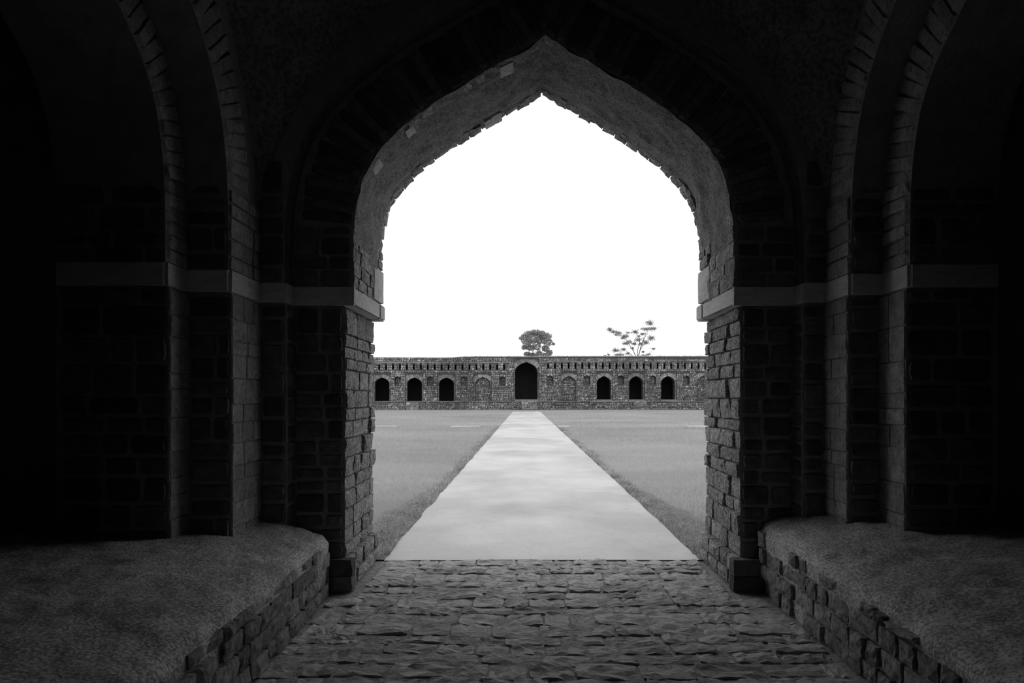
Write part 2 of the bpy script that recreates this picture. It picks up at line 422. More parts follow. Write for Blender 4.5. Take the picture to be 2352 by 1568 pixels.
for x, sg in ((XL, 1), (XR, -1)):
    nrm = (sg, 0, 0)
    fill(dr, 'jamb', 'rough', YN + .005, YF + .005, .27, ZB - .005, (.095, .19), (.18, .40), lambda a, b: (x - sg * .045, a, b), nrm, UP, .06, .010)
    # plinth: two courses, proud of the jamb
    for z0, z1 in ((.0, .13), (.13, .27)):
        y = YN - .05
        while y < YF - .05:
            w = random.uniform(.2, .36)
            if y + w > YF - .12: w = YF + .03 - y
            put(dr, 'plinth_stone', 'jamb', 'flat', (x - sg * .05, y + w / 2, (z0 + z1) / 2), nrm, UP, w - .012, z1 - z0 - .008, .12 * random.uniform(.95, 1.1))
            y += w
    # plinth return on the room face
    for z0, z1 in ((.0, .13), (.13, .27)):
        put(dr, 'plinth_stone', 'wall', 'flat', (x - sg * .125, YN, (z0 + z1) / 2), CAMW, UP, .43, z1 - z0 - .002, .11)
    xa = ARCH[0][0] if sg > 0 else ARCH[-1][0]
    # impost: one long slab and one short at the outer end
    for y0, y1, ext in ((YN - .06, YF - .17, .012), (YF - .165, YF + .06, .016)):
        m_ = MB(); m_.box(min(x - sg * .1, xa + sg * ext), max(x - sg * .1, xa + sg * ext), y0, y1, ZB, ZT)
        o = m_.build('impost_slab', M['slab'], dr)
        bm = bmesh.new(); bm.from_mesh(o.data); bmesh.ops.bevel(bm, geom=bm.edges[:], offset=.014, segments=2, affect='EDGES'); bm.to_mesh(o.data); bm.free()
    # coursed stones between impost and the rendered soffit, with one pale quoin at the outer edge
    put(dr, 'quoin', 'slab', 'flat', (xa - sg * .03, YF - .2, ZT + .17), nrm, UP, .42, .32, .05)
    fill(dr, 'jamb', 'rough', YN - .04, YF - .42, ZT, 2.90, (.09, .15), (.14, .3), lambda a, b: (xa - sg * .03, a, b), nrm, UP, .038, .006)
    fill(dr, 'jamb', 'rough', YF - .38, YF + .01, ZT + .34, 3.05, (.09, .15), (.16, .3), lambda a, b: (xa - sg * .03, a, b), nrm, UP, .045, .008)
# edge stones of the outer face: their ends make the ragged outline against the sky; a looser row along the inner edge
eL = [p for p in ARCH[:KA + 1] if p[1] > 3.0]; eR = [p for p in ARCH[KA:] if p[1] > 3.0]
for p, t, st in [(p, t, q[1]) for q in (resample(eL, .14), resample(eR, .14)) for p, t in q[0]]:
    n2 = Vector((t.y, -t.x)); e = random.uniform(-.009, .001)
    put(dr, 'voussoir', 'jamb', 'rough', (p.x - n2.x * (.065 - e), YF - random.uniform(.06, .1), p.y - n2.y * (.065 - e)), (n2.x, 0, n2.y), (t.x, 0, t.y), random.uniform(.14, .24), st * random.uniform(.97, 1.015), .070 * random.uniform(.95, 1.06))
pts, st = resample([p for p in ARCH if p[1] > 2.9], .13)
for p, t in pts:
    if random.random() < .35: continue
    n2 = Vector((t.y, -t.x))
    we = random.uniform(.07, .2)
    put(dr, 'edge_stone', 'jamb', 'rough', (p.x - n2.x * .045, YN - .045 + we / 2 + random.uniform(-.012, .01), p.y - n2.y * .045), (n2.x, 0, n2.y), (t.x, 0, t.y), we, st * random.uniform(.6, .95), .055 * random.uniform(.8, 1.15))
for (u, v) in ((1130, 275), (1146, 268), (940, 300), (1166, 155), (880, 385)):    # pale patches of bare stone in the render
    y = YF - .12 if u in (1130, 1146) else YN + .12
    x, z = px(u, v, y); q = min(fine, key=lambda f: (f[0].x - x) ** 2 + (f[0].y - z) ** 2)
    n2 = Vector((q[1].y, -q[1].x))
    put(dr, 'edge_stone', 'slab', 'rough', (q[0].x - n2.x * .02, y, q[0].y - n2.y * .02), (n2.x, 0, n2.y), (q[1].x, 0, q[1].y), random.uniform(.14, .22), random.uniform(.08, .13), .04)

# ------------------------------------------------------------------ side walls: two-order arches across the side bays
def half_profile():
    xr = ARCH[-1][0]
    k = max(range(len(ARCH)), key=lambda i: ARCH[i][1])
    return [((xr - x) / (xr - XC), z) for x, z in ARCH[k:]][::-1]       # springing -> apex, inset 0..1
HP = half_profile()
def side_line(yspring):
    h = yspring - YCEN
    a = [(yspring - s * h, z) for s, z in HP]                             # far springing -> apex
    b = [(YCEN - (1 - s) * h, z) for s, z in HP]
    return b + a[::-1][1:]                                                # near springing -> apex -> far springing (y rising)

def side_wall(name, label, X1, X2, X3, y1, y2, sg):
    """sg = +1: wall on the left, faces look to +x."""
    inner = side_line(y2); d12 = y1 - y2; outer = offset_line(inner, d12)
    mb = MB(); N = (sg, 0, 0); near2 = 2 * YCEN - y2; near1 = outer[0][0]
    # outer order plane
    mb.plate([(BACK, ZB), (outer[0][0], ZB)] + outer + [(outer[-1][0], ZB), (YB, ZB), (YB, 6.2), (BACK, 6.2)], [], lambda a, b: (X1, a, b))
    # inner order ring plane
    o2 = offset_line(inner, d12 + .03)
    mb.plate([(o2[0][0], ZB)] + o2 + [(o2[-1][0], ZB), (inner[-1][0], ZB)] + inner[::-1] + [(inner[0][0], ZB)], [], lambda a, b: (X2, a, b))
    mb.strip([[(X1, y, z) for y, z in [(outer[0][0], ZB)] + outer + [(outer[-1][0], ZB)]], [(X2, y, z) for y, z in [(outer[0][0], ZB)] + outer + [(outer[-1][0], ZB)]]])
    full = [(inner[0][0], ZB)] + inner + [(inner[-1][0], ZB)]
    mb.strip([[(X2 + (X3 - X2) * j / 6, y, z) for y, z in full] for j in range(7)])
    e = .05
    for ya, yb, xx in ((y1 + e, YB, X1), (BACK, near1 - e, X1), (y2 + e, y1 + e, X2), (near1 - e, near2 - e, X2)):
        mb.quad((xx, ya, 0), (xx, yb, 0), (xx, yb, ZB), (xx, ya, ZB))
    for yy, yu, xa, xb in ((y1 + e, y1, X1, X2), (near1 - e, near1, X1, X2), (y2 + e, y2, X2, X3), (near2 - e, near2, X2, X3)):
        mb.quad((xa, yy, 0), (xb, yy, 0), (xb, yy, ZB), (xa, yy, ZB)); mb.quad((xa, yy, ZB), (xb, yy, ZB), (xb, yu, ZB), (xa, yu, ZB))
    # blind wall closing the bay behind the arch
    yb_ = y2 + .35; x4 = X3 - sg * 3.4
    mb.quad((X3, y2, 0), (X3, yb_, 0), (X3, yb_, 6), (X3, y2, 6)); mb.quad((X3, yb_, 0), (x4, yb_, 0), (x4, yb_, 6), (X3, yb_, 6))
    w = setp(mb.build(name, M['mortar']), label, kind='structure')
    lo = .55
    a_, b_ = sorted((X1, X2)); c_, d_ = sorted((X2, X3))
    # lit returns below the impost: paler stone carries their light
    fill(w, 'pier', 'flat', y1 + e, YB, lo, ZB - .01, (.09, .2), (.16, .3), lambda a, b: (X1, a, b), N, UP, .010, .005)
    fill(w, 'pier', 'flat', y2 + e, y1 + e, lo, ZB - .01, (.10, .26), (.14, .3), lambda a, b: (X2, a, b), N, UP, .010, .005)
    # faces that look at the room: same masonry, shade painted by darker stone
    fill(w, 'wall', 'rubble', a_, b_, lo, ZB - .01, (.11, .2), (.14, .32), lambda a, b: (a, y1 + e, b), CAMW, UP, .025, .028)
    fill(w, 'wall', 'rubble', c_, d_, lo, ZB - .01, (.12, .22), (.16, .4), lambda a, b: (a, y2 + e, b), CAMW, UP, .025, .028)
    # above the impost
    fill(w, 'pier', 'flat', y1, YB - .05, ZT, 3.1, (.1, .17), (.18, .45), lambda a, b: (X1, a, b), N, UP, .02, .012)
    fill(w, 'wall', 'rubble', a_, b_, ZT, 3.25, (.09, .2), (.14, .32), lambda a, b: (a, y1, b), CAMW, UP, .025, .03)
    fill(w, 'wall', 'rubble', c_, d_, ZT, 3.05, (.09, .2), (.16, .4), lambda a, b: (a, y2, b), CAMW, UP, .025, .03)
    k = max(range(len(inner)), key=lambda i: inner[i][1])
    half = [p for p in inner[k:]][::-1]
    pts, st = resample(offset_line_half(half, d12 / 2), .10)
    for p, t in pts:
        put(w, 'voussoir', 'pier', 'long', (X2, p.x, p.y), N, (0, t.y, -t.x), st * .97, d12 * .98, .022 * random.uniform(.5, 1.5), random.uniform(-.06, .06))
    half = [p for p in outer[k:] if p[1] > 3.1][::-1]
    pts, st = resample(offset_line_half(half, .19), .10)
    for p, t in pts:
        put(w, 'voussoir', 'pier', 'long', (X1, p.x, p.y), N, (0, t.y, -t.x), st * .97, .37, .022 * random.uniform(.5, 1.5), random.uniform(-.06, .06))
    zc, zh = (ZB + ZT) / 2, ZT - ZB
    put(w, 'impost_slab', 'slab', 'slab', (X1, (y1 + YB - .05) / 2, zc), N, UP, YB - .05 - y1, zh, .025)
    put(w, 'impost_slab', 'slab', 'slab', (X2, (y1 + y2) / 2, zc), N, UP, y1 - y2, zh, .02)
    put(w, 'impost_slab', 'slab', 'slab', ((X1 + X2) / 2, y1, zc), CAMW, UP, abs(X1 - X2), zh, .02)
    put(w, 'impost_slab', 'slab', 'slab', ((X2 + X3) / 2, y2, zc), CAMW, UP, abs(X2 - X3), zh, .02)
    return w

def offset_line_half(pts, d):
    """offset a springing -> apex half line (y falling towards the apex) outwards."""
    out = []
    for i, p in enumerate(pts):
        a = Vector(pts[max(i - 1, 0)]); b = Vector(pts[min(i + 1, len(pts) - 1)]); t = (b - a).normalized()
        out.append((p[0] + t.y * d, p[1] - t.x * d))
    return out

wl = side_wall('wall_left', 'stepped stone piers and arch along the left side of the chamber', LX1, LX2, LX3, YL[0], YL[1], 1)
wr = side_wall('wall_right', 'stepped stone piers and arch along the right side of the chamber', RX1, RX2, RX3, YR[0], YR[1], -1)

# added rear arch and long passage, unseen behind the camera, to light the stone
mb = MB(); REAR = -16.0
loop = [(XL, 0), (XL, ZB)] + ARCH + [(XR, ZB), (XR, 0)]
mb.plate([(-6.9, 0)] + loop + [(6.9, 0), (6.9, 6.3), (-6.9, 6.3)], [], lambda a, b: (a, BACK, b))
mb.strip([[(x, BACK, z) for x, z in loop], [(x, REAR, z) for x, z in loop]])
mb.plate([(-6.9, 0)] + loop + [(6.9, 0), (6.9, 6.3), (-6.9, 6.3)], [], lambda a, b: (a, REAR, b))
setp(mb.build('wall_back', M['plaster']), 'rear wall of the chamber with an unseen archway added for light', kind='structure')
mb = MB(); mb.box(-6.95, -6.6, BACK, YF - .03, 0, 6.3); setp(mb.build('wall_outer_left', M['plaster']), 'dark end wall of the left side bay', kind='structure')
mb = MB(); mb.box(6.6, 6.95, BACK, YF - .03, 0, 6.3); setp(mb.build('wall_outer_right', M['plaster']), 'dark end wall of the right side bay', kind='structure')

# ------------------------------------------------------------------ ceiling: rough plastered sail vault
mb = MB(); cx, cy = (LX1 + RX1) / 2, YCEN
hx, hy = (RX1 - LX1) / 2, YB - .05 - YCEN
Rr = math.hypot(hx, hy) + .03; rows = []
NG = 60
for i in range(NG + 1):
    r = []
    for j in range(NG + 1):
        x = cx - hx + 2 * hx * i / NG; y = cy - hy + 2 * hy * j / NG
        z = 2.55 + 1.12 * math.sqrt(max(0, Rr * Rr - (x - cx) ** 2 - (y - cy) ** 2))
        r.append((x, y, z + .04 * noise.noise((x * 2.4, y * 2.4, 1)) + .02 * noise.noise((x * 7, y * 7, 1))))
    rows.append(r)
mb.strip(rows)
ce = setp(mb.build('ceiling', M['plaster'], smooth=True), 'rough plastered stone vault over the chamber', kind='structure')
mb = MB(); mb.box(-7, 7, BACK - .2, YF - .03, 6.25, 6.5); mb.build('roof_slab', M['plaster'], ce)

# ------------------------------------------------------------------ floor: rough stone setts in sandy grout
mb = MB(); mb.quad((-6.8, -16.1, -.008), (6.8, -16.1, -.008), (6.8, 6.79, -.008), (-6.8, 6.79, -.008))
fl = setp(mb.build('floor', M['sand']), 'rough stone sett paving running through the archway', kind='structure')
y = 6.74
nfloor = 0; rest = []
while y > 1.6:
    h = random.uniform(.15, .235)
    xa, xb = (-1.36, 1.68) if y > 5.6 else (-1.57 + random.uniform(0, .07), 1.93 - random.uniform(0, .06))
    x = xa
    while x < xb - .06:
        w = random.uniform(.17, .40)
        if x + w > xb - .08: w = xb - x
        yo = random.uniform(-.015, .015) + .02 * math.sin(x * 2.3 + y)
        args = ((x + w / 2, y - h / 2 + yo, -.03), (0, 0, 1), (0, 1, 0), w - random.uniform(-.002, .012), h - random.uniform(-.004, .009), random.uniform(.034, .054), random.uniform(-.05, .05))
        if nfloor < 296:
            put(fl, 'cobble', 'cobble', 'cobble', *args); nfloor += 1
        else: rest.append(args)
        x += w
    y -= h
mbr = MB()
for c, nrm, up, w, h, d, roll in rest:
    me = stone_mesh('cobble', 'cobble')
    mbr.add([(c[0] + v.co.x * w, c[1] + v.co.z * h, c[2] - v.co.y * d) for v in me.vertices], [tuple(p.vertices) for p in me.polygons])
setp(mbr.build('cobbles', M['cobble'], fl), kind='stuff')

# ------------------------------------------------------------------ stone benches
def bench(name, label, xf, xb, y0, y1, zfront, sg):
    """xf(y): front edge; zfront(y): height of the front edge; sg = -1 for the left one."""
    root = bpy.data.objects.new(name, None); COL.objects.link(root); root.location = (xf(3.5), 3.5, 0)
    setp(root, label, 'bench', 'low stone benches in the chamber')
    mb = MB(); rows = []
    nx, ny = 90, 150
    for j in range(ny + 1):
        y = y0 + (y1 - y0) * j / ny; r = []
        for i in range(nx + 1):
            d = (i / nx) ** 1.6 * abs(xb - xf(3.5))
            x = xf(y) + sg * (d + .028 * noise.noise((y * 4.0, 3.3, 0)) * max(0, 1 - d * 6) - .01)
            z = zfront(y) - .045 * max(0, 1 - d / .07) ** 2 + .19 * (1 - math.exp(-d * 1.7)) - .02 * math.exp(-d * 5)
            z += .022 * noise.noise((x * 2.5, y * 2.5, 0)) + .014 * noise.noise((x * 8, y * 8, 2)) + .010 * abs(noise.noise((x * 21, y * 21, 5)))
            r.append((x - root.location.x, y - 3.5, z))
        rows.append(r)
    mb.strip(rows)
    front = [[(p[0] + (0.012) * -sg * 0, p[1], p[2]) for p in (r[0] for r in rows)]]
    fr2 = [(xf(r[0][1] + 3.5) + sg * .02 - root.location.x, r[0][1], -.02) for r in rows]
    mb.strip([front[0], fr2])
    e1 = rows[-1]; mb.strip([e1, [(p[0], p[1], -.02) for p in e1]])
    mb.build('bench_bed', M['bench'], root, smooth=True)
    N = (-sg, 0, 0)
    b = .0
    hs = [.115, .125, .12, .13] if sg < 0 else [.12, .13, .125, .14]
    for ci, h in enumerate(hs):
        y = y0 + .02
        while y < y1 - .03:
            w = random.uniform(.14, .36) if ci < 3 else random.uniform(.10, .30)
            if y + w > y1 - .1: w = y1 - y - .005
            ym = y + w / 2; top = zfront(ym) - (.05 if ci == 3 else 0)
            hh = min(h, top - b)
            if hh > .04 and random.random() > (.06 if ci < 3 else .22):
                put(root, 'stone', 'benchstone', 'rough', (xf(ym) + sg * .03 - root.location.x, ym - 3.5, b + hh / 2), N, UP, w - random.uniform(.008, .025), hh - random.uniform(.006, .02), .062 * random.uniform(.75, 1.35), random.uniform(-.03, .03))
            y += w
        b += h
    return root
bench('stone_bench', 'low mortared stone bench with a rounded end left of the paving', lambda y: -1.60 + .05 * (5.5 - y) / 1.7, -3.6, 1.3, 5.52,
      lambda y: .485, -1)
bench('stone_bench', 'low mortared stone bench with a sloping top right of the paving', lambda y: 1.955 - .01 * (5.6 - y), 3.9, 1.3, 5.64,
      lambda y: float(np.interp(y, [2.8, 4.1, 5.65], [.44, .51, .565])), 1)

# ------------------------------------------------------------------ courtyard ground, path, verges
mb = MB(); rows = []
ys = list(np.linspace(6.74, 20, 30)) + list(np.linspace(21, 110, 40)); xs = np.linspace(-70, 70, 120)
for y in ys:
    rows.append([(x, y, -.03 + (.03 * noise.noise((x * .3, y * .3, 0)) if y > 7.5 else 0)) for x in xs])
mb.strip(rows); mb.quad((-70, -60, -.03), (70, -60, -.03), (70, -15.9, -.03), (-70, -15.9, -.03))
gr = setp(mb.build('ground', M['ground'], smooth=True), 'flat grassy courtyard between the gate and the far range', kind='structure')

PL, PR = -1.385, 1.715
mb = MB(); rows = []
for i in range(141):
    y = 6.70 + 71.5 * (i / 140) ** 1.7
    e = .035 * noise.noise((0, y * 1.1, 2)) + .012 * noise.noise((0, y * 6, 2))
    rows.append([(PL + e, y + (.03 * noise.noise((PL * 3, 0, 0)) if i == 0 else 0), -.05), (PL + e, y, .002 + .02 * min(1, i / 16))] +
                [(PL + (PR - PL) * k / 8, y + (.018 * noise.noise((k * .7, 1, 0)) + .03 * k / 8 if i == 0 else 0), 0.004 + .02 * min(1, i / 16) + .005 * noise.noise((k * .5, y * .4, 3))) for k in range(1, 8)] +
                [(PR + e * .7, y + (.03 if i == 0 else 0), .002 + .02 * min(1, i / 16)), (PR + e * .7, y, -.05)])
mb.strip(rows); mb.strip([[(x, y, z) for x, y, z in rows[0][1:-1]], [(x, y, -.05) for x, y, z in rows[0][1:-1]]])
pa = setp(mb.build('path', M['path']), 'straight pale concrete path across the grass to the far gate', kind='structure')
for x0, x1, lab in ((-12.5, -6.9, 'longest pale paving strip in the grass, beside the left jamb'), (-4.0, -2.4, 'short pale paving strip in the grass left of the path'),
                    (1.8, 2.4, 'smallest pale paving slab touching the right edge of the path'), (8.7, 11.5, 'pale paving strip in the grass beside the right jamb')):
    mb = MB(); mb.box(x0, x1, 36.5, 37.3, -.05, .065)
    setp(mb.build('paving_strip', M['path']), lab, 'paving', kind='structure')

# soil verges beside the near end of the path
for sx, xe, lab in ((-1, PL, 'left'), (1, PR, 'right')):
    mb = MB(); A = []; B = []
    for i in range(40):
        y = 6.72 + 7.5 * i / 39
        A.append((xe, y, .004)); B.append((xe + sx * max(.04, (.75 - .085 * (y - 6.7)) * (1 + .5 * noise.noise((y * 1.3, sx, 0)))), y, .002))
    mb.strip([A, [((a[0] + b[0]) / 2, a[1], .018 + .015 * noise.noise((a[1] * 4, sx, 1))) for a, b in zip(A, B)], B])
    mb.build('soil_verge', M['soil'], gr)

def blades(x, y, h, w, lean, z0=0.0):
    n = len(x); a = rng.uniform(0, 2 * np.pi, n); dx, dy = np.cos(a) * w / 2, np.sin(a) * w / 2
    b = rng.uniform(0, 2 * np.pi, n); ll = rng.uniform(.2, 1, n) * lean * h
    V = np.zeros((n, 3, 3)); V[:, 0] = np.stack([x - dx, y - dy, np.full(n, z0 - .02)], 1); V[:, 1] = np.stack([x + dx, y + dy, np.full(n, z0 - .02)], 1)
    V[:, 2] = np.stack([x + np.cos(b) * ll, y + np.sin(b) * ll, z0 + h], 1); return V
def grass_field():
    out = []; T = []
    n = 230000
    q = rng.uniform(0, 1, n * 3)
    y = 7.0 + 83 * q ** 2.6; half = .30 * y + .6
    x = rng.uniform(-1, 1, n * 3) * half + .1
    ex = np.where(x < 0, PL - x, x - PR)
    ok = (ex > np.where(y < 11, np.clip(.55 - .1 * (y - 7), .05, 1) * rng.uniform(.5, 1.2, n * 3), .04)) & (ex > 0)
    x, y = x[ok][:n], y[ok][:n]
    s = np.clip(y / 14, .6, 3.6)
    h = rng.uniform(.025, .085, len(x)) * np.clip(s, .7, 1.6); w = .0055 * np.clip(s, .7, 4)
    drift = np.array([noise.noise((a * .16, b * .22, 4.0)) + .5 * noise.noise((a * .5, b * .8, 9.0)) for a, b in zip(x.tolist(), y.tolist())])
    return blades(x, y, h, w, .9), np.clip(rng.normal(.5, .2, len(x)) + .55 * drift, 0, 1)
V, T = grass_field()
setp(link('grass', tris_mesh('grass', V, M['grass'], T)), 'short pale grass covering the courtyard lawn', 'grass', kind='stuff')

def weeds(sx, xe, n, name, lab):
    out, T = [], []
    for i in range(n):
        y = 6.95 + 30 * random.random() ** 1.8
        x = xe + sx * (abs(random.gauss(0, .09)) + .01 + (.4 * random.random() ** 2 if y < 10 else 0))
        k = random.randint(24, 48); sz = random.uniform(.03, .085) * (1 + y / 50)
        bx = x + rng.normal(0, sz * .7, k); by = y + rng.normal(0, sz * .9, k)
        keep = (bx - xe) * sx > .0; bx, by = bx[keep], by[keep]
        if len(bx) == 0: continue
        out.append(blades(bx, by, rng.uniform(.3, 1.0, len(bx)) * sz, np.full(len(bx), .0085 * (1 + y / 22)), 1.1)); T.append(np.clip(rng.normal(random.uniform(.1, .9), .25, len(bx)), 0, 1))
    # dry leaf flakes lying on the soil
    m = 3200; y = 6.85 + 3.6 * rng.uniform(0, 1, m) ** 1.3; x = xe + sx * rng.uniform(.02, .75, m) * (1 - (y - 6.8) / 6)
    ang = rng.uniform(0, 6.28, m); l = rng.uniform(.004, .014, m); z = rng.uniform(.015, .035, m)
    Vf = np.zeros((m, 3, 3))
    for q, (o, r) in enumerate(((0, 1), (2.3, .7), (4.0, .8))):
        Vf[:, q] = np.stack([x + np.cos(ang + o) * l * r, y + np.sin(ang + o) * l * r, z + rng.uniform(-.005, .008, m)], 1)
    out.append(Vf); T.append(rng.uniform(0, 1, m))
    setp(link(name, tris_mesh(name, np.concatenate(out), M['weed'], np.concatenate(T))), lab, 'weeds', kind='stuff')
weeds(-1, PL, 330, 'weeds', 'low weeds and dry leaf litter along the left edge of the path')
weeds(1, PR, 330, 'weeds', 'low weeds and dry leaf litter along the right edge of the path')

# ------------------------------------------------------------------ far range of the courtyard
TA = math.atan(.06); P0 = Vector((0, 93.3, 0)); ex_ = Vector((math.cos(TA), math.sin(TA), 0)); nn = Vector((-math.sin(TA), math.cos(TA), 0))
far = bpy.data.objects.new('arcaded_range', None); COL.objects.link(far); far.location = P0; far.rotation_euler = (0, 0, TA)
setp(far, 'long low stone range with arched doorways and a row of slits across the courtyard', 'building')
def loc(u, v):
    d = Vector(((u - CU) / F, 1, -(v - CV) / F)); o = Vector((0, 0, EYE)); t = (P0 - o).dot(nn) / d.dot(nn); p = o + d * t
    return (p - P0).dot(ex_), p.z
def farch(x0, x1, zb, zs, za, n=7):
    """pointed arch loop: from the lower left corner round to the lower right."""
    c = (x0 + x1) / 2; h = (x1 - x0) / 2; pts = [(x0, zb)]
    shape = [(0, 0), (.03, .22), (.12, .45), (.27, .63), (.5, .79), (.75, .91), (1, 1)]
    lf = [(x0 + s * h, zs + t * (za - zs)) for s, t in shape]
    return pts + lf + [(2 * c - x, z) for x, z in lf[::-1][1:]] + [(x1, zb)]
ZG = loc(1209, 917)[1]; ZD = loc(950, 921.5)[1]; ZP = 1.12
XA, XB = -36.0, 38.0
panels = []                # (kind, panel rect, arch loop)
def add_opening(kind, u0, u1, va, vs, vb, pu0, pu1, pv, pvb):
    x0, _ = loc(u0, 900); x1, _ = loc(u1, 900); um = (u0 + u1) / 2
    za, zs, zb = (loc(um, q)[1] for q in (va, vs, vb)); p0, _ = loc(pu0, 900); p1, _ = loc(pu1, 900); pt = loc(um, pv)[1]; pb = loc(um, pvb)[1]
    panels.append((kind, (p0, p1, pb, pt), farch(x0, x1, max(zb, pb + .02), zs, za)))
add_opening('gate', 1183, 1235, 831.4, 855, 917, 1180, 1238, 824, 918)
for u0, u1 in ((860, 894), (934.6, 968.6), (1008, 1042.4)): add_opening('doorway', u0, u1, 867, 882, 921.3, u0 - 3.5, u1 + 3.5, 859, 921.8)
for u0, u1 in ((1371.5, 1404), (1445.6, 1477.5), (1519, 1551)): add_opening('doorway', u0, u1, 863.5, 880, 917.3, u0 - 3, u1 + 3.5, 856, 918)
add_opening('blind_arch', 1092, 1126, 866, 881, 920.5, 1088, 1129, 859, 921)
add_opening('blind_arch', 1291.7, 1322.5, 863.5, 879, 918, 1288.5, 1326, 856, 918.5)
add_opening('blind_arch', 1601, 1633, 862.5, 879, 918, 1598, 1636.5, 855.5, 918.5)
for u0, u1 in ((907, 920), (981, 995), (1059, 1073), (1147.5, 1160.5)): add_opening('niche', u0, u1, 864, 870.5, 884.5, u0 - .6, u1 + .6, 859.5, 884.8)
for u0, u1 in ((1256, 1270), (1341, 1355), (1419, 1433), (1493, 1506), (1570, 1583)): add_opening('niche', u0, u1, 862, 868.5, 882, u0 - .6, u1 + .6, 856.5, 882.4)
slits = [(870.8 + 15.95 * k, 837, 849) for k in range(19)] + [(1259 + 15.7 * k, 834.5, 846.5) for k in range(24)]
slit_r = []
for u, v0, v1 in slits:
    x0 = loc(u - 2, 850)[0]; x1 = loc(u + 2, 850)[0]; slit_r.append((x0, x1, loc(u, v1)[1], loc(u, v0)[1]))
def topz(x): return float(np.interp(x, [-30, -10.5, -8, 0, 10, 24], [7.06, 7.06, 7.2, 7.24, 7.3, 7.36]))
# face of the range
mb = MB(); N_ = 60
outline = [(XA, 0), (XB, 0)] + [(XB + (XA - XB) * i / N_, topz(XB + (XA - XB) * i / N_) - .05) for i in range(N_ + 1)]
rect = lambda r: [(r[0], r[2]), (r[1], r[2]), (r[1], r[3]), (r[0], r[3])]
mb.plate(outline, [rect(p[1]) for p in panels] + [rect(r) for r in slit_r], lambda a, b: (a, 0, b))
mb.build('wall_face', M['farmortar'], far)
PD = .16
# joined rubble on the face and panels: far too small in view to pick apart
sb = MB(); R2 = random.Random(3)
def far_stone(a, b, w, h, y, sb=sb):
    t = min(1.9, max(.5, R2.gauss(1.0, .28))); 
    if R2.random() < .07: t = R2.uniform(1.6, 2.4)
    g = .016; x0, x1, z0, z1 = a - w / 2 + g, a + w / 2 - g, b - h / 2 + g, b + h / 2 - g
    d = R2.uniform(.04, .10); c = .03
    j = lambda: R2.uniform(-.03, .03)
    cuts = [R2.uniform(.06, .42) * min(w, h) for _ in range(4)]
    P2 = [(x0 + cuts[0], z0), (x1 - cuts[1], z0), (x1, z0 + cuts[1] * .8), (x1, z1 - cuts[2] * .8), (x1 - cuts[2], z1), (x0 + cuts[3], z1), (x0, z1 - cuts[3] * .8), (x0, z0 + cuts[0] * .8)]
    ax, az = (x0 + x1) / 2, (z0 + z1) / 2
    P2 = [(p + j(), q + j()) for p, q in P2]
    fr = [(ax + (p - ax) * .86, y - d, az + (q - az) * .82) for p, q in P2]; bk = [(p, y, q) for p, q in P2]
    sb.add(fr + bk, [tuple(range(8))] + [(8 + q, 8 + (q + 1) % 8, (q + 1) % 8, q) for q in range(8)], t)
def face_block(z):
    r = [(p[1][0], p[1][1]) for p in panels if p[1][2] - .02 < z < p[1][3] + .02]
    return r + [(s[0], s[1]) for s in slit_r if s[2] - .01 < z < s[3] + .01]
for xa_, xb_, side in ((XA, loc(1180, 900)[0], -1), (loc(1238, 900)[0], XB, 1)):
    sl = [r for r in slit_r if (r[0] < 0) == (side < 0)]; ptop = np.mean([p[1][3] for p in panels if p[0] != 'gate' and (p[1][0] < 0) == (side < 0)])
    zz = [ZP, ptop, sl[0][2], sl[0][3], 7.0]
    for z0_, z1_ in zip(zz, zz[1:]):
        for a, b, w, h in courses(xa_, xb_, z0_, z1_, (.14, .30), (.18, .46), face_block, R2): far_stone(a, b, w, h, 0)
def line_block(loop):
    xs = [p[0] for p in loop]; k = len(loop) // 2
    def f(z):
        if z >= loop[k][1] or z < loop[0][1]: return []
        lz = [p[1] for p in loop[:k + 1]]; lx = xs[:k + 1]; rz = [p[1] for p in loop[k:]][::-1]; rx = xs[k:][::-1]
        return [(float(np.interp(z, lz, lx)), float(np.interp(z, rz, rx)))]
    return f
